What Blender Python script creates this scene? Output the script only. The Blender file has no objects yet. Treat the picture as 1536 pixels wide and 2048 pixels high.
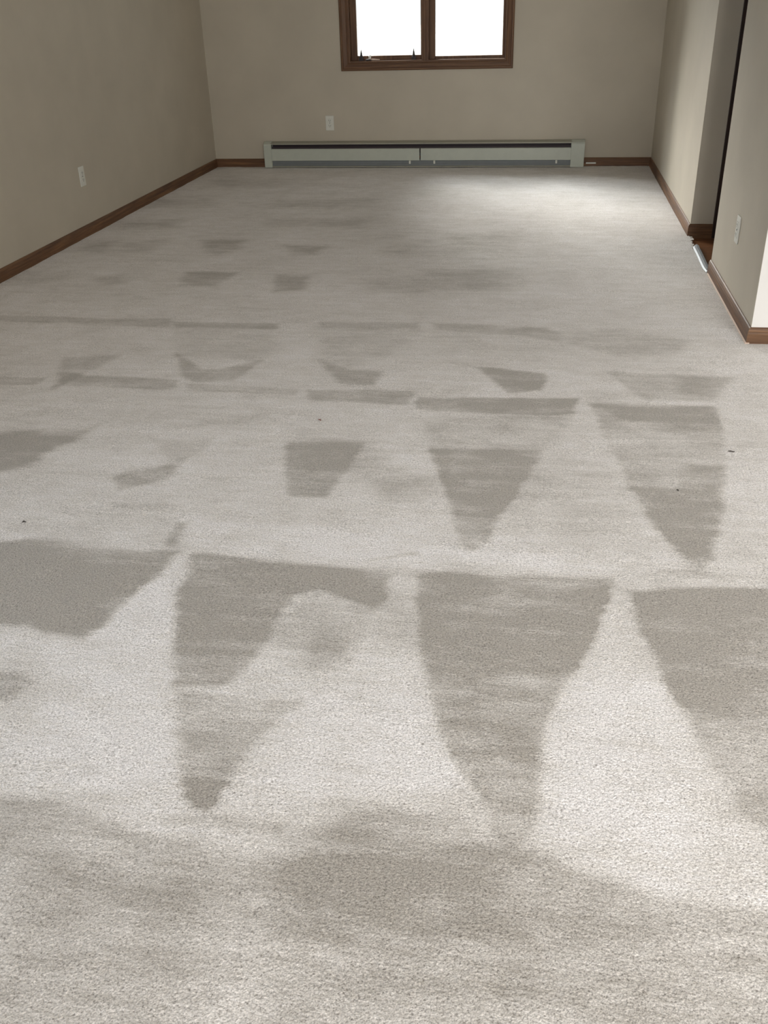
import bpy, bmesh, math, random
import numpy as np
from mathutils import Vector, Matrix

S = bpy.context.scene
COL = S.collection
PI = math.pi

# ---------------------------------------------------------------- camera
CAM_LOC = (2.794756, 0.0, 1.282309)
CAM_RIGHT = (0.987654, 0.154411, -0.026378)
CAM_UP = (-0.052035, 0.482223, 0.874502)
CAM_FWD = (-0.147753, 0.862333, -0.484305)
FPX = 1873.532

cd = bpy.data.cameras.new('camera')
cam = bpy.data.objects.new('camera', cd); COL.objects.link(cam)
R_, U_, F_ = Vector(CAM_RIGHT), Vector(CAM_UP), Vector(CAM_FWD)
cam.matrix_world = Matrix(((R_.x, U_.x, -F_.x, CAM_LOC[0]), (R_.y, U_.y, -F_.y, CAM_LOC[1]),
                           (R_.z, U_.z, -F_.z, CAM_LOC[2]), (0, 0, 0, 1)))
cd.sensor_fit = 'VERTICAL'; cd.sensor_height = 24.0; cd.lens = FPX / 2048 * 24.0
cd.clip_start = 0.02; cd.clip_end = 200
S.camera = cam

# ---------------------------------------------------------------- light, exposure
S.view_settings.view_transform = 'Standard'; S.view_settings.look = 'None'
S.view_settings.gamma = 1; S.view_settings.use_curve_mapping = False
S.view_settings.exposure = -0.20
S.cycles.max_bounces = 10; S.cycles.diffuse_bounces = 6; S.cycles.sample_clamp_indirect = 8
S.cycles.use_denoising = True
W = bpy.data.worlds.new('overcast_sky'); S.world = W; W.use_nodes = True
bg = W.node_tree.nodes['Background']; bg.inputs[0].default_value = (0.97, 0.985, 1.0, 1); bg.inputs[1].default_value = 1.5

def sun(name, d, strength, ang, col):
    l = bpy.data.lights.new(name, 'SUN'); l.energy = strength; l.angle = math.radians(ang); l.color = col
    o = bpy.data.objects.new(name, l); COL.objects.link(o)
    o.rotation_euler = Vector(d).to_track_quat('-Z', 'Y').to_euler(); o.location = (1.5, 12, 6)
    return o
sun('hazy_sun', (0.66, -0.66, -0.80), 6.8, 27, (0.96, 0.98, 1.0))
sun('bright_haze_round_the_sun', (0.47, -0.76, -0.43), 13.5, 32, (1.0, 0.955, 0.92))

def area(name, loc, d, sx, sy, power, col, portal=False, spread=180):
    l = bpy.data.lights.new(name, 'AREA'); l.shape = 'RECTANGLE'; l.size = sx; l.size_y = sy
    l.energy = power; l.color = col; l.spread = math.radians(spread)
    if portal: l.cycles.is_portal = True
    o = bpy.data.objects.new(name, l); COL.objects.link(o); o.location = loc
    o.rotation_euler = Vector(d).to_track_quat('-Z', 'Y').to_euler()
    return o
area('far_window_portal', (1.85, 8.30, 1.45), (0, -1, 0), 1.4, 1.4, 1, (1, 1, 1), portal=True)
# daylight standing in the near windows, plus an added ceiling fill
area('patio_daylight', (4.1, -2.42, 1.15), (0.06, 1, -0.34), 1.9, 1.8, 145, (1.0, 0.975, 0.95), spread=135)
area('ceiling_fill', (4.4, 1.4, 2.425), (0, 0, -1), 0.55, 0.55, 22, (0.95, 0.97, 1.0))  # fill lamp added overhead to brighten the return wall
area('side_daylight', (-0.16, 0.6, 1.10), (1, 0.7, 0.0), 1.2, 1.8, 22, (0.72, 0.83, 1.0), spread=120)

# ---------------------------------------------------------------- helpers
def bx(bm, x0, x1, y0, y1, z0, z1):
    v = [bm.verts.new(p) for p in ((x0,y0,z0),(x1,y0,z0),(x1,y1,z0),(x0,y1,z0),(x0,y0,z1),(x1,y0,z1),(x1,y1,z1),(x0,y1,z1))]
    for f in ((0,3,2,1),(4,5,6,7),(0,1,5,4),(1,2,6,5),(2,3,7,6),(3,0,4,7)): bm.faces.new([v[i] for i in f])
def prism(bm, prof, fn, t0, t1):
    """profile (a,b) swept from t0 to t1; fn(a,b,t) -> xyz"""
    n = len(prof)
    A = [bm.verts.new(fn(a, b, t0)) for a, b in prof]; B = [bm.verts.new(fn(a, b, t1)) for a, b in prof]
    for i in range(n):
        bm.faces.new((A[i], A[(i+1) % n], B[(i+1) % n], B[i]))
    bm.faces.new(A[::-1]); bm.faces.new(B)
def mitred(bm, prof, path):
    """profile (a out of the wall, b up) along a list of stations, each = (origin, out_dir)"""
    rows = [[bm.verts.new((o[0]+a*d[0], o[1]+a*d[1], b)) for a, b in prof] for o, d in path]
    n = len(prof)
    for r0, r1 in zip(rows, rows[1:]):
        for i in range(n): bm.faces.new((r0[i], r0[(i+1) % n], r1[(i+1) % n], r1[i]))
    bm.faces.new(rows[0][::-1]); bm.faces.new(rows[-1])
def cyl(bm, p0, p1, r0, r1=None, seg=12):
    p0, p1 = Vector(p0), Vector(p1); r1 = r0 if r1 is None else r1
    q = (p1-p0).to_track_quat('Z', 'Y')
    A, B = [], []
    for i in range(seg):
        c = Vector((math.cos(2*PI*i/seg), math.sin(2*PI*i/seg), 0))
        A.append(bm.verts.new(p0 + q @ (c*r0))); B.append(bm.verts.new(p1 + q @ (c*r1)))
    for i in range(seg): bm.faces.new((A[i], A[(i+1) % seg], B[(i+1) % seg], B[i]))
    bm.faces.new(A[::-1]); bm.faces.new(B)
def obj(name, bm, m, parent=None, bevel=0, smooth=False):
    bmesh.ops.recalc_face_normals(bm, faces=bm.faces)
    me = bpy.data.meshes.new(name); bm.to_mesh(me); bm.free()
    if m: me.materials.append(m)
    if smooth:
        for p in me.polygons: p.use_smooth = True
    o = bpy.data.objects.new(name, me); COL.objects.link(o)
    if parent: o.parent = parent; o.matrix_parent_inverse = Matrix()
    if bevel:
        b = o.modifiers.new('bevel', 'BEVEL'); b.width = bevel; b.segments = 2; b.limit_method = 'ANGLE'
    return o
def boxes(name, L, m, parent=None, bevel=0):
    bm = bmesh.new()
    for b in L: bx(bm, *b)
    return obj(name, bm, m, parent, bevel)
def struct(o): o['kind'] = 'structure'; return o
def empty(name, loc=(0, 0, 0), rz=0):
    o = bpy.data.objects.new(name, None); o.empty_display_size = 0.1; COL.objects.link(o)
    o.location = loc; o.rotation_euler = (0, 0, rz); return o
def tag(o, label, cat, group=None):
    o['label'] = label; o['category'] = cat
    if group: o['group'] = group
    return o

# ---------------------------------------------------------------- materials
def mat(name):
    m = bpy.data.materials.new(name); m.use_nodes = True
    nt = m.node_tree; return m, nt, nt.nodes['Principled BSDF']
def nd(nt, t, **k):
    n = nt.nodes.new(t)
    for a, b in k.items(): setattr(n, a, b)
    return n
def coords(nt, scale=(1, 1, 1), rot=(0, 0, 0)):
    tc = nd(nt, 'ShaderNodeTexCoord'); mp = nd(nt, 'ShaderNodeMapping')
    mp.inputs['Scale'].default_value = scale; mp.inputs['Rotation'].default_value = rot
    nt.links.new(tc.outputs['Object'], mp.inputs['Vector']); return mp.outputs['Vector']
def noise(nt, vec, scale, detail=3, rough=0.5):
    n = nd(nt, 'ShaderNodeTexNoise'); n.inputs['Scale'].default_value = scale
    n.inputs['Detail'].default_value = detail; n.inputs['Roughness'].default_value = rough
    nt.links.new(vec, n.inputs['Vector']); return n.outputs['Fac']
def ramp(nt, fac, stops):
    r = nd(nt, 'ShaderNodeValToRGB'); e = r.color_ramp.elements
    while len(e) < len(stops): e.new(0.5)
    for i, (p, c) in enumerate(stops): e[i].position = p; e[i].color = (*c, 1)
    nt.links.new(fac, r.inputs['Fac']); return r.outputs['Color']
def bump(nt, h, p, strength, dist):
    b = nd(nt, 'ShaderNodeBump'); b.inputs['Strength'].default_value = strength; b.inputs['Distance'].default_value = dist
    nt.links.new(h, b.inputs['Height']); nt.links.new(b.outputs['Normal'], p.inputs['Normal'])
def mixc(nt, fac, a, b, mode='MIX'):
    m = nd(nt, 'ShaderNodeMix', data_type='RGBA', blend_type=mode)
    for s, v in ((0, fac), (6, a), (7, b)):
        if isinstance(v, (int, float)): m.inputs[s].default_value = v
        elif isinstance(v, tuple): m.inputs[s].default_value = (*v, 1)
        else: nt.links.new(v, m.inputs[s])
    return m.outputs[2]
def math_(nt, op, a, b=None, clamp=False):
    m = nd(nt, 'ShaderNodeMath', operation=op, use_clamp=clamp)
    for i, v in enumerate((a, b)):
        if v is None: continue
        if isinstance(v, (int, float)): m.inputs[i].default_value = v
        else: nt.links.new(v, m.inputs[i])
    return m.outputs[0]

def paint(name, c, rough=0.62, var=0.05):
    m, nt, p = mat(name); v = coords(nt)
    f = noise(nt, v, 3.0, 4)
    lo = tuple(x*(1-var) for x in c); hi = tuple(min(1, x*(1+var)) for x in c)
    nt.links.new(ramp(nt, f, [(0.3, lo), (0.7, hi)]), p.inputs['Base Color'])
    p.inputs['Roughness'].default_value = rough
    bump(nt, noise(nt, v, 180, 2), p, 0.10, 0.002); return m
def wood(name, dark, light, rough=0.55, axis='x', scale=1.0):
    m, nt, p = mat(name)
    sc = {'x': (1.5, 40, 40), 'y': (40, 1.5, 40), 'z': (40, 40, 1.5)}[axis]
    v = coords(nt, tuple(s*scale for s in sc))
    f = noise(nt, v, 1.6, 5, 0.6); g = noise(nt, v, 6.0, 3, 0.7)
    c = ramp(nt, f, [(0.3, dark), (0.55, tuple((a+b)/2 for a, b in zip(dark, light))), (0.72, light)])
    c = mixc(nt, 0.45, c, ramp(nt, g, [(0.35, (0.35, 0.35, 0.35)), (0.6, (1, 1, 1))]), 'MULTIPLY')
    nt.links.new(c, p.inputs['Base Color']); p.inputs['Roughness'].default_value = rough
    bump(nt, g, p, 0.15, 0.001); return m
def plain(name, c, rough=0.5, metal=0.0, var=0.03, sc=20):
    m, nt, p = mat(name); f = noise(nt, coords(nt), sc, 3)
    nt.links.new(ramp(nt, f, [(0.3, tuple(x*(1-var) for x in c)), (0.7, tuple(min(1, x*(1+var)) for x in c))]), p.inputs['Base Color'])
    p.inputs['Roughness'].default_value = rough; p.inputs['Metallic'].default_value = metal; return m

M_WALL = paint('greige_wall_paint', (0.515, 0.468, 0.388))
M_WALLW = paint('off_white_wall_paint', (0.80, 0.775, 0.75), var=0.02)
M_CEIL = paint('ceiling_paint', (0.75, 0.73, 0.68))
OAKD, OAKL = (0.085, 0.034, 0.013), (0.26, 0.128, 0.054)
M_OAKX = wood('oak_along_x', OAKD, OAKL, axis='x')
M_OAKY = wood('oak_along_y', OAKD, OAKL, axis='y')
M_OAKZ = wood('oak_along_z', OAKD, OAKL, axis='z')
M_WINX = wood('window_oak_along_x', (0.085, 0.034, 0.014), (0.22, 0.11, 0.05), axis='x')
M_WINZ = wood('window_oak_along_z', (0.085, 0.034, 0.014), (0.22, 0.11, 0.05), axis='z')
M_DARKW = wood('dark_stained_wood', (0.018, 0.006, 0.004), (0.045, 0.016, 0.010), 0.5, 'z')
M_PALEW = plain('pale_edge', (0.68, 0.52, 0.42), 0.5)
M_HEAT = plain('heater_enamel', (0.50, 0.53, 0.47), 0.42)
M_HEATT = plain('heater_top_enamel', (0.34, 0.33, 0.27), 0.5)
M_HDARK = plain('heater_dark_slot', (0.035, 0.022, 0.028), 0.6)
M_FIN = plain('fin_aluminium', (0.20, 0.215, 0.225), 0.6, 0.1)
M_COPPER = plain('dull_copper', (0.22, 0.10, 0.06), 0.45, 0.6)
M_PLATE = plain('white_plastic', (0.70, 0.70, 0.65), 0.4)
M_PLATED = plain('outlet_slot', (0.16, 0.16, 0.15), 0.6)
M_ALU = plain('dull_aluminium', (0.40, 0.43, 0.47), 0.55, 0.2)
M_STEEL = plain('screw_steel', (0.25, 0.25, 0.26), 0.4, 0.8)
M_WHITEM = plain('white_enamel', (0.88, 0.88, 0.85), 0.3)
M_BLACK = plain('dark_hardware', (0.03, 0.024, 0.026), 0.5)
M_DEBRIS = plain('dark_lint', (0.05, 0.04, 0.035), 0.9)
M_DEBRISR = plain('reddish_lint', (0.22, 0.09, 0.075), 0.9)
M_OUT = plain('outdoor_ground', (0.45, 0.46, 0.42), 0.9, 0, 0.1, 1)

def hardwood():
    m, nt, p = mat('hall_hardwood'); v = coords(nt, (1.0, 30, 30))
    f = noise(nt, v, 2.2, 4); c = ramp(nt, f, [(0.3, (0.13, 0.05, 0.022)), (0.7, (0.33, 0.15, 0.07))])
    br = nd(nt, 'ShaderNodeTexBrick'); nt.links.new(coords(nt), br.inputs['Vector'])
    br.inputs['Scale'].default_value = 1; br.inputs['Brick Width'].default_value = 0.9; br.inputs['Row Height'].default_value = 0.057
    br.inputs['Mortar Size'].default_value = 0.0012
    br.inputs['Color1'].default_value = (1, 1, 1, 1); br.inputs['Color2'].default_value = (0.75, 0.75, 0.75, 1); br.inputs['Mortar'].default_value = (0.2, 0.2, 0.2, 1)
    nt.links.new(mixc(nt, 1.0, c, br.outputs['Color'], 'MULTIPLY'), p.inputs['Base Color'])
    p.inputs['Roughness'].default_value = 0.3; return m
M_HARD = hardwood()

def glass():
    m = bpy.data.materials.new('window_glass'); m.use_nodes = True; nt = m.node_tree
    nt.nodes.remove(nt.nodes['Principled BSDF'])
    t = nd(nt, 'ShaderNodeBsdfTransparent'); t.inputs[0].default_value = (0.95, 0.97, 0.96, 1)
    g = nd(nt, 'ShaderNodeBsdfGlossy'); g.inputs['Roughness'].default_value = 0.02
    f = nd(nt, 'ShaderNodeLayerWeight'); f.inputs['Blend'].default_value = 0.5
    k = math_(nt, 'ADD', math_(nt, 'MULTIPLY', math_(nt, 'POWER', f.outputs['Facing'], 5.0), 0.8), 0.04)
    mx = nd(nt, 'ShaderNodeMixShader')
    nt.links.new(k, mx.inputs[0]); nt.links.new(t.outputs[0], mx.inputs[1]); nt.links.new(g.outputs[0], mx.inputs[2])
    nt.links.new(mx.outputs[0], nt.nodes['Material Output'].inputs['Surface']); return m
M_GLASS = glass()

def carpet():
    """cut pile carpet; 'nap' = how far the pile of a vacuum stroke leans towards the door (darker, browner)"""
    m, nt, p = mat('beige_cut_pile_carpet')
    at = nd(nt, 'ShaderNodeAttribute', attribute_name='nap'); nap = at.outputs['Fac']
    v = coords(nt)
    streak = noise(nt, coords(nt, (3.0, 34, 1), (0, 0, 0.05)), 1.0, 6, 0.72)      # pile rows laid across the room
    cloud = noise(nt, v, 2.6, 4, 0.55)
    tuft = math_(nt, 'ADD', math_(nt, 'MULTIPLY', noise(nt, v, 200, 2, 0.6), 0.5), math_(nt, 'MULTIPLY', noise(nt, v, 390, 2, 0.6), 0.5))
    vor = nd(nt, 'ShaderNodeTexVoronoi'); vor.inputs['Scale'].default_value = 230; nt.links.new(v, vor.inputs['Vector'])
    a = math_(nt, 'MULTIPLY', math_(nt, 'SUBTRACT', streak, 0.5), 0.75)
    b = math_(nt, 'MULTIPLY', math_(nt, 'SUBTRACT', cloud, 0.5), 0.7)
    n = math_(nt, 'ADD', math_(nt, 'ADD', nap, a), b)
    dash = noise(nt, coords(nt, (38, 170, 1), (0, 0, 0.06)), 1.0, 3, 0.6)            # short combed rows of pile
    mott = noise(nt, coords(nt, (9, 15, 1)), 1.0, 4, 0.6)
    n = math_(nt, 'ADD', n, math_(nt, 'MULTIPLY', math_(nt, 'SUBTRACT', dash, 0.5), 0.85))
    n = math_(nt, 'ADD', n, math_(nt, 'MULTIPLY', math_(nt, 'SUBTRACT', mott, 0.5), 0.75))
    n = math_(nt, 'ADD', n, 0.30)
    base = ramp(nt, n, [(0.0, (0.84, 0.81, 0.81)), (0.35, (0.72, 0.685, 0.66)), (1.0, (0.40, 0.37, 0.335))])
    tc = ramp(nt, tuft, [(0.35, (0.36, 0.34, 0.32)), (0.45, (0.84, 0.84, 0.84)), (0.55, (1.08, 1.08, 1.08)), (0.64, (1.42, 1.41, 1.41))])
    col = mixc(nt, 0.9, base, tc, 'MULTIPLY')
    nt.links.new(col, p.inputs['Base Color'])
    p.inputs['Roughness'].default_value = 0.95
    p.inputs['Specular IOR Level'].default_value = 0.15
    p.inputs['Sheen Weight'].default_value = 0.35; p.inputs['Sheen Roughness'].default_value = 0.45
    h = math_(nt, 'SUBTRACT', tuft, math_(nt, 'MULTIPLY', vor.outputs['Distance'], 0.6))
    bump(nt, h, p, 0.55, 0.004)
    return m
M_CARPET = carpet()

# ---------------------------------------------------------------- room (metres; x right, y away from the camera, z up)
RW, FY, CH = 3.66, 8.25, 2.44         # width, far wall, ceiling height
T = 0.125                             # wall thickness
JN, JF = 4.935, 5.765                 # the doorway in the right-hand wall, near and far jamb
BN = 3.845                            # wall that turns off to the right
XR, YB = 7.2, -2.3                    # near part of the room goes on to the right and behind

NAP = [
(0.2,0.08,[(2.283,1.987),(3.465,2.03),(3.396,1.71),(3.024,1.614),(2.575,1.628),(2.405,1.759)]),
(0.12,0.06,[(2.496,2.493),(2.709,2.726),(3.077,2.654),(3.127,2.208),(2.733,2.217)]),
(0.15,0.03,[(1.779,2.258),(1.604,2.255),(1.583,2.213),(1.65,2.199)]),
(0.25,0.04,[(1.681,2.869),(1.874,2.954),(1.817,2.839),(1.633,2.8)]),
(0.15,0.05,[(1.304,1.992),(1.747,2.002),(1.799,1.613),(1.502,1.651)]),
(0.35,0.09,[(2.411,1.08),(2.493,1.194),(2.653,1.227),(2.747,1.18),(2.802,1.111),(2.709,1.018),(2.501,0.99)]),
(0.4,0.008,[(2.4,2.03),(2.524,2.081),(2.53,2.067),(2.409,2.016)]),
(0.3,0.012,[(3.081,2.031),(3.213,2.074),(3.315,2.035),(3.206,2.023)]),
(0.85,0.02,[(1.387,2.001),(1.461,2.028),(1.616,2.008),(1.779,1.993),(1.887,2.01),(1.89,1.955),(1.869,1.869),(1.847,1.776),(1.837,1.681),(1.805,1.614),(1.739,1.635),(1.652,1.659),(1.502,1.651),(1.304,1.992)]),
(0.6,0.03,[(1.605,1.474),(1.725,1.471),(1.763,1.442),(1.745,1.39),(1.677,1.35)]),
(0.5,0.015,[(1.866,2.173),(1.88,2.022),(1.845,2.034),(1.841,2.147)]),
(0.7,0.015,[(1.93,2.005),(2.024,2.003),(2.151,1.985),(2.257,1.984),(2.415,1.978),(2.482,1.963),(2.469,1.839),(2.449,1.815),(2.305,1.885),(2.249,1.856),(2.236,1.759),(2.231,1.641),(2.206,1.53),(2.174,1.489),(2.079,1.481),(2.031,1.598),(1.97,1.791),(1.95,1.902)]),
(0.25,0.03,[(2.236,1.759),(2.308,1.874),(2.449,1.815),(2.422,1.609),(2.248,1.624)]),
(0.4,0.045,[(2.318,1.718),(2.362,1.733),(2.432,1.674),(2.422,1.609),(2.385,1.57),(2.314,1.587),(2.322,1.652)]),
(0.45,0.015,[(2.092,1.469),(2.162,1.458),(2.292,1.458),(2.366,1.46),(2.328,1.401),(2.291,1.31),(2.272,1.227),(2.184,1.216),(2.125,1.361)]),
(0.85,0.012,[(2.187,1.219),(2.273,1.227),(2.269,1.189),(2.26,1.145),(2.233,1.154),(2.205,1.18)]),
(0.3,0.01,[(2.177,1.126),(2.247,1.14),(2.412,1.147),(2.4,1.121),(2.193,1.107)]),
(0.55,0.012,[(2.543,1.981),(2.617,2.002),(2.694,1.987),(2.842,1.992),(3.024,2.02),(3.001,1.891),(2.968,1.767),(2.932,1.662),(2.899,1.582),(2.868,1.469),(2.854,1.381),(2.85,1.302),(2.842,1.218),(2.781,1.205),(2.749,1.209),(2.712,1.284),(2.684,1.333),(2.654,1.398),(2.633,1.501),(2.593,1.612),(2.561,1.757)]),
(0.2,0.02,[(2.543,1.981),(3.024,2.02),(2.968,1.767),(2.932,1.662),(2.867,1.598),(2.614,1.577),(2.577,1.664)]),
(0.3,0.012,[(3.023,2.013),(3.001,1.891),(2.955,1.728),(2.92,1.639),(2.908,1.651),(2.946,1.784),(2.987,1.953)]),
(0.35,0.012,[(2.75,1.203),(2.842,1.218),(2.838,1.175),(2.818,1.129),(2.784,1.135)]),
(0.6,0.012,[(3.055,1.95),(3.225,1.985),(3.46,2.008),(3.357,1.531),(3.297,1.538),(3.141,1.489),(3.127,1.532),(3.1,1.657),(3.077,1.761),(3.062,1.857)]),
(0.4,0.02,[(3.141,1.489),(3.297,1.538),(3.357,1.531),(3.286,1.207),(3.2,1.274),(3.176,1.344),(3.153,1.433)]),
(0.2,0.012,[(3.059,1.94),(3.458,1.997),(3.433,1.881),(3.084,1.839)]),
(0.55,0.012,[(2.488,2.723),(2.842,2.739),(2.82,2.628),(2.779,2.457),(2.729,2.301),(2.702,2.161),(2.666,2.105),(2.633,2.114),(2.597,2.287),(2.562,2.434),(2.526,2.563)]),
(0.25,0.02,[(2.441,2.932),(2.95,3.054),(2.897,2.821),(2.842,2.72),(2.495,2.704)]),
(0.6,0.01,[(2.392,3.141),(2.962,3.183),(2.947,3.04),(2.882,3.017),(2.609,3.009),(2.405,3.035)]),
(0.25,0.01,[(2.489,2.715),(2.558,2.711),(2.578,2.42),(2.557,2.45)]),
(0.38,0.012,[(3.004,3.136),(3.431,3.165),(3.428,2.952),(3.362,2.519),(3.316,2.282),(3.268,2.123),(3.237,2.077),(3.215,2.093),(3.186,2.163),(3.137,2.317),(3.107,2.461),(3.077,2.654),(3.047,2.797),(3.03,2.954)]),
(0.3,0.03,[(3.111,2.508),(3.238,2.506),(3.287,2.676),(3.382,2.651),(3.316,2.282),(3.237,2.077),(3.215,2.093),(3.137,2.317)]),
(0.3,0.02,[(3.003,3.126),(3.429,3.156),(3.423,3.0),(3.099,3.012)]),
(0.5,0.015,[(2.015,2.715),(2.269,2.74),(2.26,2.625),(2.246,2.517),(2.222,2.336),(2.109,2.339),(2.057,2.515)]),
(0.25,0.04,[(2.356,2.461),(2.507,2.527),(2.539,2.37),(2.386,2.323)]),
(0.2,0.05,[(2.052,2.738),(2.266,2.759),(2.496,2.493),(2.376,2.383)]),
(0.55,0.02,[(1.542,2.411),(1.568,2.472),(1.644,2.491),(1.694,2.532),(1.722,2.571),(1.723,2.453),(1.666,2.39),(1.591,2.339)]),
(0.3,0.02,[(1.55,2.689),(1.764,2.726),(1.746,2.574),(1.685,2.513),(1.619,2.598)]),
(0.6,0.03,[(0.916,2.66),(1.101,2.728),(1.262,2.735),(1.324,2.801),(1.295,2.664),(1.247,2.58),(1.235,2.467),(1.088,2.364)]),
(0.5,0.01,[(0.6,3.205),(0.915,3.21),(0.906,3.145),(0.659,3.102)]),
(0.5,0.012,[(0.983,3.115),(0.995,3.261),(1.459,3.236),(1.465,3.137),(1.277,3.136),(1.034,3.135)]),
(0.42,0.012,[(1.493,3.196),(1.945,3.185),(1.942,3.12),(1.519,3.122)]),
(0.45,0.012,[(1.968,3.187),(2.375,3.203),(2.374,3.073),(1.999,3.077)]),
(0.45,0.02,[(0.876,3.443),(1.107,3.493),(1.085,3.342),(1.033,3.226),(1.005,3.091),(0.924,3.3)]),
(0.55,0.015,[(1.328,3.541),(1.497,3.36),(1.578,3.367),(1.719,3.482),(1.678,3.239),(1.528,3.21),(1.436,3.299)]),
(0.2,0.03,[(1.199,3.864),(1.693,3.865),(1.726,3.573),(1.712,3.47),(1.343,3.499)]),
(0.5,0.015,[(1.95,3.513),(2.093,3.41),(2.226,3.383),(2.221,3.235),(2.107,3.235),(2.028,3.338)]),
(0.2,0.03,[(1.863,3.913),(2.305,3.931),(2.257,3.646),(2.09,3.427),(1.95,3.513)]),
(0.6,0.012,[(2.577,3.467),(2.674,3.459),(2.855,3.42),(2.838,3.244),(2.722,3.209),(2.662,3.314)]),
(0.4,0.015,[(3.08,3.466),(3.533,3.441),(3.462,3.261),(3.436,3.203),(3.196,3.19),(3.135,3.305)]),
(0.2,0.03,[(3.327,3.45),(3.533,3.441),(3.437,3.212),(3.32,3.225)]),
(0.4,0.015,[(0.152,3.977),(0.575,3.991),(0.883,3.967),(1.149,4.001),(1.19,3.856),(0.85,3.875),(0.344,3.905),(0.199,3.895)]),
(0.5,0.012,[(1.177,3.943),(1.67,3.956),(1.681,3.871),(1.213,3.858)]),
(0.4,0.015,[(1.846,3.991),(2.295,4.008),(2.295,3.924),(1.864,3.906)]),
(0.4,0.015,[(2.357,4.013),(2.842,3.985),(2.926,3.903),(2.895,3.79),(2.76,3.864),(2.371,3.922)]),
(0.35,0.03,[(2.948,3.918),(3.161,4.029),(3.431,3.851),(3.398,3.737),(3.155,3.617),(2.945,3.762)]),
(0.35,0.03,[(0.452,4.681),(0.609,4.71),(0.691,4.548),(0.569,4.513)]),
(0.5,0.02,[(0.924,4.809),(1.218,4.805),(1.182,4.531),(0.986,4.519)]),
(0.45,0.02,[(1.437,4.776),(1.621,4.777),(1.659,4.496),(1.504,4.451)]),
(0.25,0.04,[(1.911,4.715),(2.227,4.781),(2.234,4.513),(1.995,4.455)]),
(0.3,0.05,[(-0.079,4.787),(0.388,4.729),(0.197,4.481),(-0.031,4.487)]),
(0.35,0.04,[(0.056,5.214),(0.129,5.51),(0.257,5.515),(0.281,5.165)]),
(0.35,0.04,[(0.327,5.239),(0.347,5.453),(0.565,5.553),(0.577,5.19)]),
(0.45,0.03,[(0.778,5.535),(1.043,5.546),(1.059,5.236),(0.978,5.162),(0.885,5.264)]),
(0.45,0.03,[(1.284,5.453),(1.58,5.416),(1.55,5.212),(1.407,5.205)]),
(0.3,0.05,[(1.929,5.358),(2.093,5.425),(2.078,5.214),(1.969,5.186)]),
(0.3,0.06,[(0.038,6.037),(0.424,6.126),(0.487,5.856),(0.125,5.83)]),
(0.35,0.05,[(1.035,6.158),(1.702,6.176),(1.718,5.896),(1.103,5.905)]),
(0.35,0.06,[(-0.035,6.865),(0.408,6.928),(0.527,6.561),(0.054,6.534)]),
(0.3,0.06,[(0.951,6.747),(1.591,6.83),(1.639,6.547),(0.948,6.482)]),
(0.25,0.06,[(0.149,7.601),(0.702,7.715),(0.816,7.274),(0.198,7.208)]),
(0.25,0.06,[(2.268,5.724),(2.681,5.873),(2.639,5.366),(2.308,5.293)]),
(0.3,0.05,[(2.159,4.907),(2.68,4.985),(2.67,4.558),(2.237,4.487)]),
(0.4,0.016,[(1.807,1.126),(1.88,1.138),(1.96,1.136),(2.073,1.103),(2.174,1.084),(2.272,1.067),(2.38,1.063),(2.484,1.066),(2.598,1.105),(2.699,1.129),(2.818,1.132),(2.909,1.104),(3.027,1.07),(3.142,1.065),(3.271,1.066),(3.205,0.773),(2.102,0.617)]),
(0.25,0.03,[(1.907,1.134),(1.971,1.135),(2.1,1.106),(2.116,1.091),(2.033,1.086),(1.932,1.114)]),
(0.3,0.07,[(2.421,1.039),(2.522,1.139),(2.699,1.129),(2.909,1.084),(2.868,1.011),(2.638,0.943),(2.477,0.949)]),
(-0.3,0.08,[(2.375,0.806),(2.428,0.888),(2.47,0.852),(2.434,0.761),(2.369,0.737)]),
(-0.2,0.06,[(1.875,1.009),(1.969,1.043),(2.036,0.88),(1.971,0.844)]),
(0.15,0.1,[(2.791,0.982),(2.984,1.009),(3.087,0.937),(2.973,0.851),(2.796,0.873)]),
(-0.25,0.03,[(1.85,2.206),(3.029,2.072),(3.027,2.03),(2.356,2.015),(1.928,2.022)]),
(-0.2,0.04,[(1.717,1.579),(1.901,1.944),(2.168,1.214),(1.996,1.166),(1.801,1.247),(1.819,1.399)]),
(-0.2,0.04,[(3.023,1.957),(3.16,1.293),(3.231,1.189),(3.035,1.163),(2.859,1.206),(2.877,1.47)]),
(-0.2,0.05,[(2.295,1.23),(2.396,1.471),(2.566,1.609),(2.685,1.28),(2.644,1.225),(2.424,1.173)]),
]

def inside_dist(px, py, poly):
    """signed distance (positive inside) of arrays of points to a polygon"""
    d = np.full(px.shape, 1e9); ins = np.zeros(px.shape, bool); n = len(poly)
    for i in range(n):
        ax, ay = poly[i]; bx_, by = poly[(i+1) % n]; ex, ey = bx_-ax, by-ay
        L2 = ex*ex+ey*ey+1e-12; t = np.clip(((px-ax)*ex+(py-ay)*ey)/L2, 0, 1)
        d = np.minimum(d, np.hypot(px-ax-t*ex, py-ay-t*ey))
        c = ((ay > py) != (by > py)) & (px < (bx_-ax)*(py-ay)/((by-ay) if abs(by-ay) > 1e-12 else 1e-12)+ax)
        ins ^= c
    return np.where(ins, d, -d)
def vnoise(x, y, seed):
    r = np.random.RandomState(seed).rand(64, 64); xi = np.floor(x).astype(int); yi = np.floor(y).astype(int)
    fx = x-xi; fy = y-yi; fx = fx*fx*(3-2*fx); fy = fy*fy*(3-2*fy)
    g = lambda i, j: r[i % 64, j % 64]
    return (g(xi, yi)*(1-fx)+g(xi+1, yi)*fx)*(1-fy)+(g(xi, yi+1)*(1-fx)+g(xi+1, yi+1)*fx)*fy - 0.5

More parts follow.
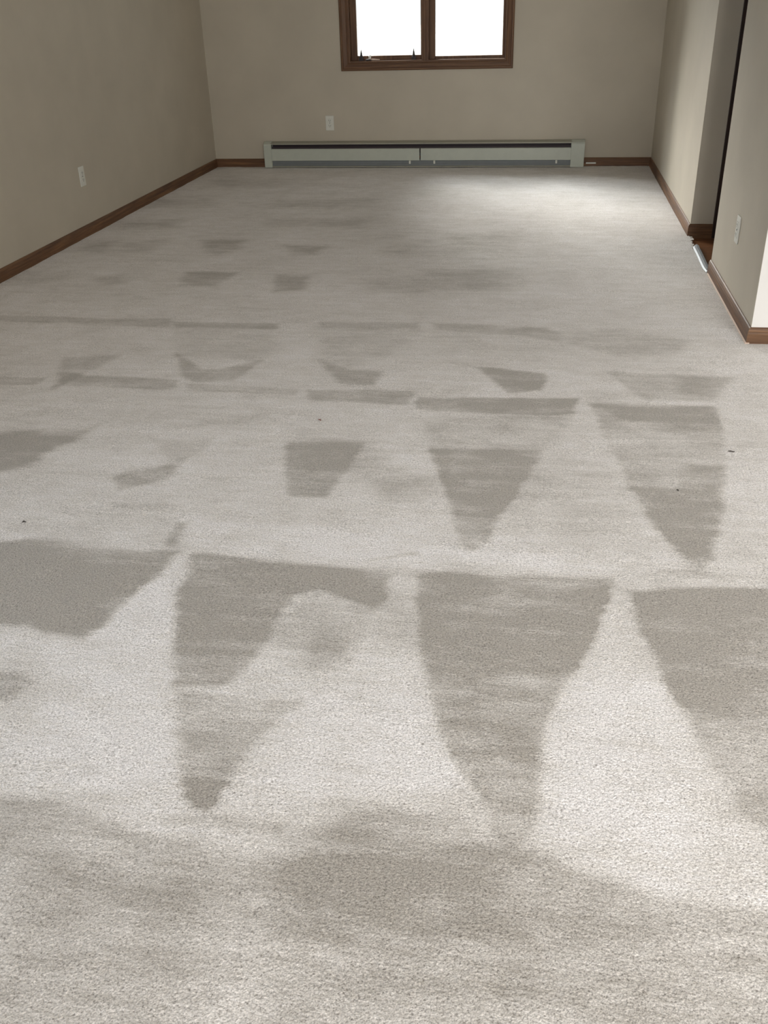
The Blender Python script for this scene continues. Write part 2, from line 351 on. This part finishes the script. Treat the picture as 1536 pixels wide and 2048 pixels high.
def make_floor():
    xs = np.concatenate([np.arange(0, RW+0.3, 0.011), [4.2, 5, 6, XR]])
    i0 = np.argmin(abs(xs-RW)); xs[i0] = RW
    ys = np.concatenate([[YB, -1, 0], np.arange(0.5, 4.0, 0.009), np.arange(4.0, FY, 0.014), [FY]])
    j1 = np.argmin(abs(ys-BN)); ys[j1] = BN
    nx, ny = len(xs), len(ys)
    X, Y = np.meshgrid(xs, ys, indexing='ij')
    wx = X + 0.014*vnoise(X*4+3, Y*12, 1) + 0.010*vnoise(X*14, Y*45, 2) + 0.012*vnoise(X*70, Y*90, 12)
    wy = Y + 0.015*vnoise(X*3, Y*5, 3) + 0.012*vnoise(X*12, Y*20, 4)
    nap = np.zeros(X.shape)
    for s, ft, poly in NAP:
        yc = sum(q[1] for q in poly)/len(poly); s *= 1+0.05*min(1, max(0, (yc-3.0)/2)); ft *= 1+0.8*min(1, max(0, (yc-3.0)/2))
        pts = np.array(poly); m = ((X > pts[:, 0].min()-.2) & (X < pts[:, 0].max()+.2) & (Y > pts[:, 1].min()-.2) & (Y < pts[:, 1].max()+.2))
        if not m.any(): continue
        sd = inside_dist(wx[m], wy[m], poly)
        k = np.clip(sd/(2*ft)+0.5, 0, 1); k = k*k*(3-2*k)
        rag = 1 + 0.6*vnoise(X[m]*6, Y[m]*30, 7) + 0.6*vnoise(X[m]*4, Y[m]*5, 8)
        v = nap[m]; nap[m] = v + 0.96*s*k*rag*(1-0.35*np.clip(v, 0, 1))
    Z = 0.0025*vnoise(X*7, Y*9, 5) + 0.0015*vnoise(X*25, Y*25, 6)
    Z[:, ys < 0.45] = 0; Z[xs > 4] = 0
    # in the doorway the carpet edge runs to x = RW, a little frayed, and turns down
    inn = (X > RW-0.06) & (Y > JN-0.05) & (Y < JF+0.02)
    keep = np.zeros((nx-1, ny-1), bool)
    cx = (X[:-1, :-1]+X[1:, 1:])/2; cy = (Y[:-1, :-1]+Y[1:, 1:])/2
    keep = (cx < RW) | (cy < BN)
    fr = RW-0.012 + 0.018*vnoise(cy*60, cy*0, 11) + 0.02*np.clip((cy-5.5)/0.2, 0, 1)
    door = (cy > JN) & (cy < JF)
    keep = np.where(door, cx < np.maximum(fr, RW-0.03), keep)
    vid = np.arange(nx*ny).reshape(nx, ny)
    ii, jj = np.nonzero(keep)
    faces = np.stack([vid[ii, jj], vid[ii+1, jj], vid[ii+1, jj+1], vid[ii, jj+1]], 1)
    co = np.stack([X, Y, Z], -1).reshape(-1, 3)
    used = np.zeros(nx*ny, bool); used[faces.ravel()] = True
    re = np.cumsum(used)-1; faces = re[faces]; co = co[used]; npv = nap.reshape(-1)[used]
    me = bpy.data.meshes.new('floor')
    me.vertices.add(len(co)); me.vertices.foreach_set('co', co.ravel().astype(np.float32))
    me.loops.add(len(faces)*4); me.loops.foreach_set('vertex_index', faces.ravel().astype(np.int32))
    me.polygons.add(len(faces)); me.polygons.foreach_set('loop_start', np.arange(0, len(faces)*4, 4, dtype=np.int32))
    me.update(calc_edges=True)
    me.polygons.foreach_set('use_smooth', np.ones(len(faces), bool))
    a = me.attributes.new('nap', 'FLOAT', 'POINT'); a.data.foreach_set('value', npv.astype(np.float32))
    me.materials.append(M_CARPET); me.validate()
    o = bpy.data.objects.new('floor', me); COL.objects.link(o); return struct(o)
make_floor()
struct(boxes('floor_hall', [(RW-0.03, 5.2, BN+T, FY+0.2, -0.10, -0.014)], M_HARD))
struct(boxes('ceiling', [(-T, XR+T, YB-T, FY+T, CH, CH+0.12)], M_CEIL))

# walls
WX0, WX1, WZ0, WZ1 = 1.195, 2.475, 0.79, 2.03        # far window rough opening
struct(boxes('wall_far', [(-T, WX0, FY, FY+T, -0.1, CH), (WX1, 5.3, FY, FY+T, -0.1, CH),
                          (WX0, WX1, FY, FY+T, -0.1, WZ0), (WX0, WX1, FY, FY+T, WZ1, CH)], M_WALL))
SY0, SY1, SZ0, SZ1 = -0.05, 1.25, 0.15, 2.05             # side window in the left wall, out of frame
struct(boxes('wall_left', [(-T, 0, YB, SY0, -0.1, CH), (-T, 0, SY1, FY, -0.1, CH),
                           (-T, 0, SY0, SY1, -0.1, SZ0), (-T, 0, SY0, SY1, SZ1, CH)], M_WALL))
struct(boxes('wall_right', [(RW, RW+T, JF, FY, -0.1, CH), (RW, RW+T, JN, JF, 2.05, CH), (RW, RW+T, BN, JN, -0.1, CH)], M_WALL))
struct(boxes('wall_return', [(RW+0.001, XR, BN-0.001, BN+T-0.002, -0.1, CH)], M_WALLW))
struct(boxes('wall_hall', [(5.2, 5.3, BN+T, FY, -0.1, CH)], M_WALL))
struct(boxes('wall_east', [(XR, XR+T, YB-T, BN+T, -0.1, CH)], M_WALL))
PX0, PX1, PZ1 = 3.2, 5.2, 2.05
struct(boxes('wall_near', [(-T, PX0, YB-T, YB, -0.1, CH), (PX1, XR, YB-T, YB, -0.1, CH), (PX0, PX1, YB-T, YB, PZ1, CH), (PX0, PX1, YB-T, YB, -0.1, 0)], M_WALL))

# baseboards: low oak ranch profile
PROF = [(0, -0.01), (0.012, -0.01), (0.012, 0.040), (0.0105, 0.046), (0.0105, 0.052), (0.007, 0.062), (0.003, 0.066), (0, 0.066)]
def base(name, path, m):
    bm = bmesh.new(); mitred(bm, PROF, path); return struct(obj(name, bm, m))
base('baseboard_left', [((0, YB), (1, 0)), ((0, FY), (1, -1))], M_OAKY)
base('baseboard_far', [((0, FY), (1, -1)), ((0.455, FY), (0, -1))], M_OAKX)
base('baseboard_far', [((3.12, FY), (0, -1)), ((RW, FY), (-1, -1))], M_OAKX)
base('baseboard_right', [((RW, FY), (-1, -1)), ((RW, JF), (-1, -1))], M_OAKY)
base('baseboard_right', [((RW, JF), (-1, -1)), ((RW+T, JF), (0, -1))], M_OAKX)
base('baseboard_right', [((RW, JN), (-1, 0)), ((RW, BN), (-1, -1))], M_OAKY)
base('baseboard_right', [((RW, BN), (-1, -1)), ((XR, BN), (0, -1))], M_OAKX)
# lower edge of the far jamb's board drops to the hall floor
struct(boxes('trim_1', [(RW+0.002, RW+T, JF-0.011, JF-0.0005, -0.014, 0.0)], M_OAKX))
# thin pale bottom edge along the near baseboard
bm = bmesh.new(); prism(bm, [(0, -0.004), (0.0165, -0.004), (0.0165, 0.003), (0.0125, 0.005), (0, 0.005)], lambda a, b, t: (RW-a, t, b), BN-0.013, JN-0.03)
struct(obj('trim_2', bm, M_PALEW))
# dark door casing on the hall side of the far jamb
struct(boxes('trim_3', [(RW+T, RW+T+0.06, JF-0.012, JF+0.06, -0.014, 2.10)], M_DARKW, bevel=0.002))

# ---------------------------------------------------------------- far window
win = empty('window_1', (0, 0, 0)); struct(win)
CX0, CX1, CZ0, CZ1 = 1.142, 2.523, 0.737, 2.09
def casing_piece(bm, horiz, s):
    # stepped casing profile: (across from outer edge, out of wall)
    pr = [(0, 0), (0, 0.014), (0.006, 0.019), (0.016, 0.019), (0.020, 0.015), (0.044, 0.011), (0.052, 0.009), (0.056, 0.004), (0.056, 0)]
    if horiz:
        z = CZ0 if s < 0 else CZ1; k = 1 if s < 0 else -1
        A = [bm.verts.new((CX0+a, FY-b, z+k*a)) for a, b in pr]; B = [bm.verts.new((CX1-a, FY-b, z+k*a)) for a, b in pr]
    else:
        x = CX0 if s < 0 else CX1; k = 1 if s < 0 else -1
        A = [bm.verts.new((x+k*a, FY-b, CZ0+a)) for a, b in pr]; B = [bm.verts.new((x+k*a, FY-b, CZ1-a)) for a, b in pr]
    n = len(pr)
    for i in range(n): bm.faces.new((A[i], A[(i+1) % n], B[(i+1) % n], B[i]))
    bm.faces.new(A[::-1]); bm.faces.new(B)
for hz, s in ((True, -1), (True, 1), (False, -1), (False, 1)):
    bm = bmesh.new(); casing_piece(bm, hz, s); obj('casing', bm, M_WINX if hz else M_WINZ, win)
boxes('jamb', [(WX0, WX0+0.02, FY-0.002, FY+T, WZ0, WZ1), (WX1-0.02, WX1, FY-0.002, FY+T, WZ0, WZ1)], M_WINZ, win)
boxes('stool', [(WX0+0.02, WX1-0.02, FY-0.002, FY+T, WZ0, WZ0+0.018), (WX0+0.02, WX1-0.02, FY-0.002, FY+T, WZ1-0.02, WZ1)], M_WINX, win)
boxes('mullion', [(1.796, 1.852, FY-0.004, FY+T, WZ0+0.018, WZ1-0.02), (1.814, 1.834, FY-0.010, FY-0.004, WZ0+0.01, WZ1-0.02)], M_WINZ, win, bevel=0.002)
# left: casement sash deep in the frame; right: fixed sash
def sash(x0, x1, z0, z1, y, wl, wr, wb, wt, th=0.03):
    o = boxes('sash', [(x0, x0+wl, y, y+th, z0, z1), (x1-wr, x1, y, y+th, z0, z1), (x0+wl, x1-wr, y, y+th, z0, z0+wb), (x0+wl, x1-wr, y, y+th, z1-wt, z1)], M_WINZ, win, bevel=0.003)
    boxes('glass_pane', [(x0+wl-0.004, x1-wr+0.004, y+th*0.45, y+th*0.62, z0+wb-0.004, z1-wt+0.004)], M_GLASS, o)
    return o
sash(1.216, 1.796, WZ0+0.018, WZ1-0.02, FY+0.055, 0.050, 0.012, 0.034, 0.045)
sash(1.852, 2.455, WZ0+0.018, WZ1-0.02, FY+0.055, 0.048, 0.022, 0.022, 0.045)
for x in (1.300, 1.728):
    bm = bmesh.new(); cyl(bm, (x, FY+0.045, WZ0+0.030), (x, FY+0.045, WZ0+0.100), 0.015, 0.0015, 10)
    bx(bm, x-0.018, x+0.018, FY+0.034, FY+0.055, WZ0+0.018, WZ0+0.042); obj('screen_clip', bm, M_BLACK, win)
cr = empty('crank', (1.372, FY+0.012, WZ0+0.018)); cr.parent = win
boxes('crank_base', [(-0.03, 0.012, -0.012, 0.03, 0, 0.012)], M_BLACK, cr, bevel=0.003)
bm = bmesh.new(); cyl(bm, (0.0, 0, 0.008), (0.006, 0, 0.040), 0.009, 0.009, 12); obj('crank_knob', bm, M_WHITEM, cr, smooth=True)
bm = bmesh.new(); cyl(bm, (0.004, -0.004, 0.010), (0.085, -0.010, 0.008), 0.0045, 0.0035, 10); obj('crank_arm', bm, M_PALEW, cr, smooth=True)

# windows of the near half (behind and beside the camera)
def plain_window(name, mk):
    w = empty(name); struct(w); mk(w); return w
def side_win(w):
    boxes('sash', [(-0.09, -0.03, SY0, SY0+0.05, SZ0, SZ1), (-0.09, -0.03, SY1-0.05, SY1, SZ0, SZ1), (-0.09, -0.03, SY0, SY1, SZ0, SZ0+0.05),
                   (-0.09, -0.03, SY0, SY1, SZ1-0.05, SZ1), (-0.09, -0.03, (SY0+SY1)/2-0.03, (SY0+SY1)/2+0.03, SZ0, SZ1)], M_WINZ, w)
    boxes('casing', [(0, 0.016, SY0-0.055, SY0+0.005, SZ0-0.055, SZ1+0.055), (0, 0.016, SY1-0.005, SY1+0.055, SZ0-0.055, SZ1+0.055),
                     (0, 0.016, SY0, SY1, SZ0-0.055, SZ0+0.005), (0, 0.016, SY0, SY1, SZ1-0.005, SZ1+0.055)], M_WINZ, w)
    boxes('glass_pane', [(-0.062, -0.058, SY0+0.04, SY1-0.04, SZ0+0.04, SZ1-0.04)], M_GLASS, w)
plain_window('window_2', side_win)
def patio(w):
    mid = (PX0+PX1)/2
    boxes('sash', [(PX0, PX0+0.07, YB-0.10, YB-0.04, 0, PZ1), (PX1-0.07, PX1, YB-0.10, YB-0.04, 0, PZ1), (mid-0.05, mid+0.05, YB-0.10, YB-0.04, 0, PZ1),
                   (PX0, PX1, YB-0.10, YB-0.04, 0, 0.08), (PX0, PX1, YB-0.10, YB-0.04, PZ1-0.08, PZ1)], M_WINZ, w)
    boxes('glass_pane', [(PX0+0.06, PX1-0.06, YB-0.072, YB-0.068, 0.07, PZ1-0.07)], M_GLASS, w)
plain_window('door_1', patio)
struct(boxes('fill_light_frame', [(4.08, 4.12, 1.08, 1.72, 2.415, CH), (4.68, 4.72, 1.08, 1.72, 2.415, CH), (4.12, 4.68, 1.08, 1.12, 2.415, CH), (4.12, 4.68, 1.68, 1.72, 2.415, CH)], M_CEIL))   # made-up ceiling frame round the added fill light
struct(boxes('sun_block_slab', [(-2.9, -T, -1.5, 5.5, 2.30, 2.42)], M_CEIL))     # unseen slab added to keep the sun off the side window
struct(boxes('ground', [(-30, 35, FY+T+0.01, 60, -0.45, -0.35)], M_OUT))

# ---------------------------------------------------------------- baseboard heater
HX0, HX1, HD, HH = 0.452, 3.125, 0.068, 0.205
h = empty('baseboard_heater', (HX0, FY, 0)); L = HX1-HX0
tag(h, 'long low grey-green enamelled baseboard radiator on the far wall below the window', 'heater')
EL, ER = 0.066, 0.108                                 # end cap widths
boxes('back_plate', [(0.01, L-0.01, -0.006, -0.0005, 0.004, HH-0.004)], M_HDARK, h)
bm = bmesh.new()
prism(bm, [(0.0, HH), (0.0, HH-0.003), (0.030, HH-0.003), (HD-0.008, HH-0.013), (HD-0.008, HH-0.020), (HD-0.005, HH-0.020), (HD-0.005, HH-0.011), (0.031, HH)],
      lambda a, b, t: (t, -a, b), EL-0.01, L-ER+0.01)
obj('hood', bm, M_HEATT, h)
def cap(x0, x1):
    bm = bmesh.new()
    prism(bm, [(0, 0.002), (HD+0.004, 0.002), (HD+0.004, HH-0.026), (HD-0.002, HH-0.014), (0.034, HH+0.002), (0, HH+0.002)], lambda a, b, t: (t, -a, b), x0, x1)
    return obj('end_cap', bm, M_HEAT, h, bevel=0.002)
cap(0, EL); cap(L-ER, L)
seam = 1.787-HX0
boxes('damper', [(EL, L-ER, -HD+0.020, -HD+0.023, 0.150, 0.166)], M_HDARK, h)
def panel(x0, x1):
    bm = bmesh.new()
    prism(bm, [(HD-0.004, 0.056), (HD, 0.058), (HD, 0.146), (HD-0.006, 0.152), (HD-0.008, 0.151), (HD-0.003, 0.145), (HD-0.003, 0.060)], lambda a, b, t: (t, -a, b), x0, x1)
    return obj('front_panel', bm, M_HEAT, h)
panel(EL-0.004, seam-0.005); panel(seam+0.005, L-ER+0.004)
bm = bmesh.new()
for i in range(int((L-ER-EL-0.02)/0.009)):
    x = EL+0.01+i*0.009; bx(bm, x, x+0.0012, -HD+0.012, -0.008, 0.050, 0.110)
obj('fins', bm, M_FIN, h)
bm = bmesh.new(); cyl(bm, (0.02, -0.032, 0.08), (L-0.02, -0.032, 0.08), 0.011); obj('pipe', bm, M_COPPER, h, smooth=True)
boxes('lower_grille', [(EL-0.002, L-ER+0.002, -HD+0.016, -HD+0.018, 0.014, 0.062)], M_FIN, h)
boxes('bottom_pan', [(EL-0.002, L-ER+0.002, -HD+0.010, -0.006, 0.016, 0.030)], M_FIN, h)
boxes('bottom_rail', [(EL-0.002, L-ER+0.002, -HD, -HD+0.010, 0.006, 0.014)], M_HEATT, h)
for x in (1.700, 1.905, 2.905):
    boxes('bracket', [(x-HX0-0.008, x-HX0+0.008, -HD+0.002, -HD+0.012, 0.030, 0.056)], M_PLATE, h, bevel=0.002)

# ---------------------------------------------------------------- outlets
def outlet(loc, rz, label):
    """plate facing local -y"""
    o = empty('wall_outlet', loc, rz); tag(o, label, 'outlet')
    boxes('plate', [(-0.035, 0.035, -0.006, 0, -0.0575, 0.0575)], M_PLATE, o, bevel=0.003)
    for dz in (0.020, -0.020):
        r = boxes('receptacle', [(-0.017, 0.017, -0.0085, -0.005, dz-0.014, dz+0.014)], M_PLATE, o, bevel=0.0015)
        boxes('slots', [(-0.0085, -0.0055, -0.009, -0.0084, dz-0.003, dz+0.007), (0.0055, 0.0085, -0.009, -0.0084, dz-0.003, dz+0.006),
                        (-0.0022, 0.0022, -0.009, -0.0084, dz-0.010, dz-0.0055)], M_PLATED, r)
    bm = bmesh.new(); cyl(bm, (0, -0.0055, 0), (0, -0.0085, 0), 0.0035); obj('screw', bm, M_STEEL, o)
    return o
outlet((1.022, FY, 0.345), 0, 'white duplex outlet on the far wall left of centre, above the long heater')
outlet((0, 5.675, 0.347), PI/2, 'white duplex outlet on the dim left-hand wall, seen almost edge on')
outlet((RW, 4.388, 0.333), -PI/2, 'white duplex outlet on the short right-hand wall between doorway and corner')

# ---------------------------------------------------------------- threshold strip in the doorway
t = empty('threshold_strip', (RW-0.002, 5.24, 0.0))
tag(t, 'pale grey metal carpet edge strip lying loose across the doorway on the right', 'threshold strip')
bm = bmesh.new(); rows = []
N_ = 24
for i in range(N_+1):
    k = i/N_; y = -0.30 + 0.595*k
    w = 0.019 * (0.55 + 0.45*min(1, k*9)) * (1 if k < 0.9 else 1-0.5*(k-0.9)/0.1)
    xo = -0.004*math.cos(k*3.0) + (0.012*max(0, (k-0.85))/0.15)
    lift = 0.006 + 0.004*math.sin(k*PI) - 0.006*max(0, (k-0.9))/0.1
    rows.append([bm.verts.new((xo-w, y, lift-0.005)), bm.verts.new((xo-w*0.6, y, lift+0.001)), bm.verts.new((xo, y, lift+0.003)), bm.verts.new((xo+w*0.7, y, lift)), bm.verts.new((xo+w, y, lift-0.012)),
                 bm.verts.new((xo+w*0.6, y, lift-0.012)), bm.verts.new((xo-w*0.6, y, lift-0.010))])
for a, b in zip(rows, rows[1:]):
    for j in range(7): bm.faces.new((a[j], a[(j+1) % 7], b[(j+1) % 7], b[j]))
bm.faces.new(rows[0]); bm.faces.new(rows[-1][::-1])
obj('strip', bm, M_ALU, t, smooth=False)
for y in (-0.275, -0.08, 0.12):
    bm = bmesh.new(); cyl(bm, (-0.006, y, 0.006), (-0.006, y, 0.0115), 0.004); obj('screw', bm, M_STEEL, t)
# small whitish sliver on the far baseboard right of the heater
sc = boxes('baseboard_pale_patch', [(3.145, 3.225, FY-0.0135, FY-0.0115, 0.018, 0.030)], M_PLATE, None, bevel=0.001)
tag(sc, 'small whitish patch on the brown baseboard just right of the heater', 'paint chip')

# ---------------------------------------------------------------- specks on the carpet
def lint(loc, rz, ln, m, label, seed):
    bm = bmesh.new(); rnd = random.Random(seed); n = 6; prev = None; rings = []
    for i in range(n+1):
        k = i/n-0.5; r = 0.0022*(1-(2*k)**2*0.75)*(0.8+0.4*rnd.random())
        c = Vector((k*ln, 0.0025*math.sin(k*6+seed), 0.0035+0.0012*rnd.random()))
        rings.append([bm.verts.new(c+Vector((0, r*math.cos(a*PI/3), r*math.sin(a*PI/3)))) for a in range(6)])
    for a, b in zip(rings, rings[1:]):
        for j in range(6): bm.faces.new((a[j], a[(j+1) % 6], b[(j+1) % 6], b[j]))
    bm.faces.new(rings[0]); bm.faces.new(rings[-1][::-1])
    o = obj('lint', bm, m, None, smooth=True); o.location = loc; o.rotation_euler = (0, 0, rz)
    return tag(o, label, 'lint')
lint((2.084, 2.899, 0), -0.9, 0.016, M_DEBRISR, 'tiny reddish shred of lint near the middle of the carpet', 1)
lint((1.401, 2.111, 0), 0.6, 0.012, M_DEBRIS, 'tiny dark crumb on the carpet near its left edge', 2)
lint((3.423, 2.778, 0), 0.05, 0.022, M_DEBRIS, 'thin dark thread lying on the carpet near its right edge', 3)
lint((3.230, 2.498, 0), 0.3, 0.007, M_DEBRIS, 'tiny dark dot on the carpet inside a darker vacuum mark at right', 4)
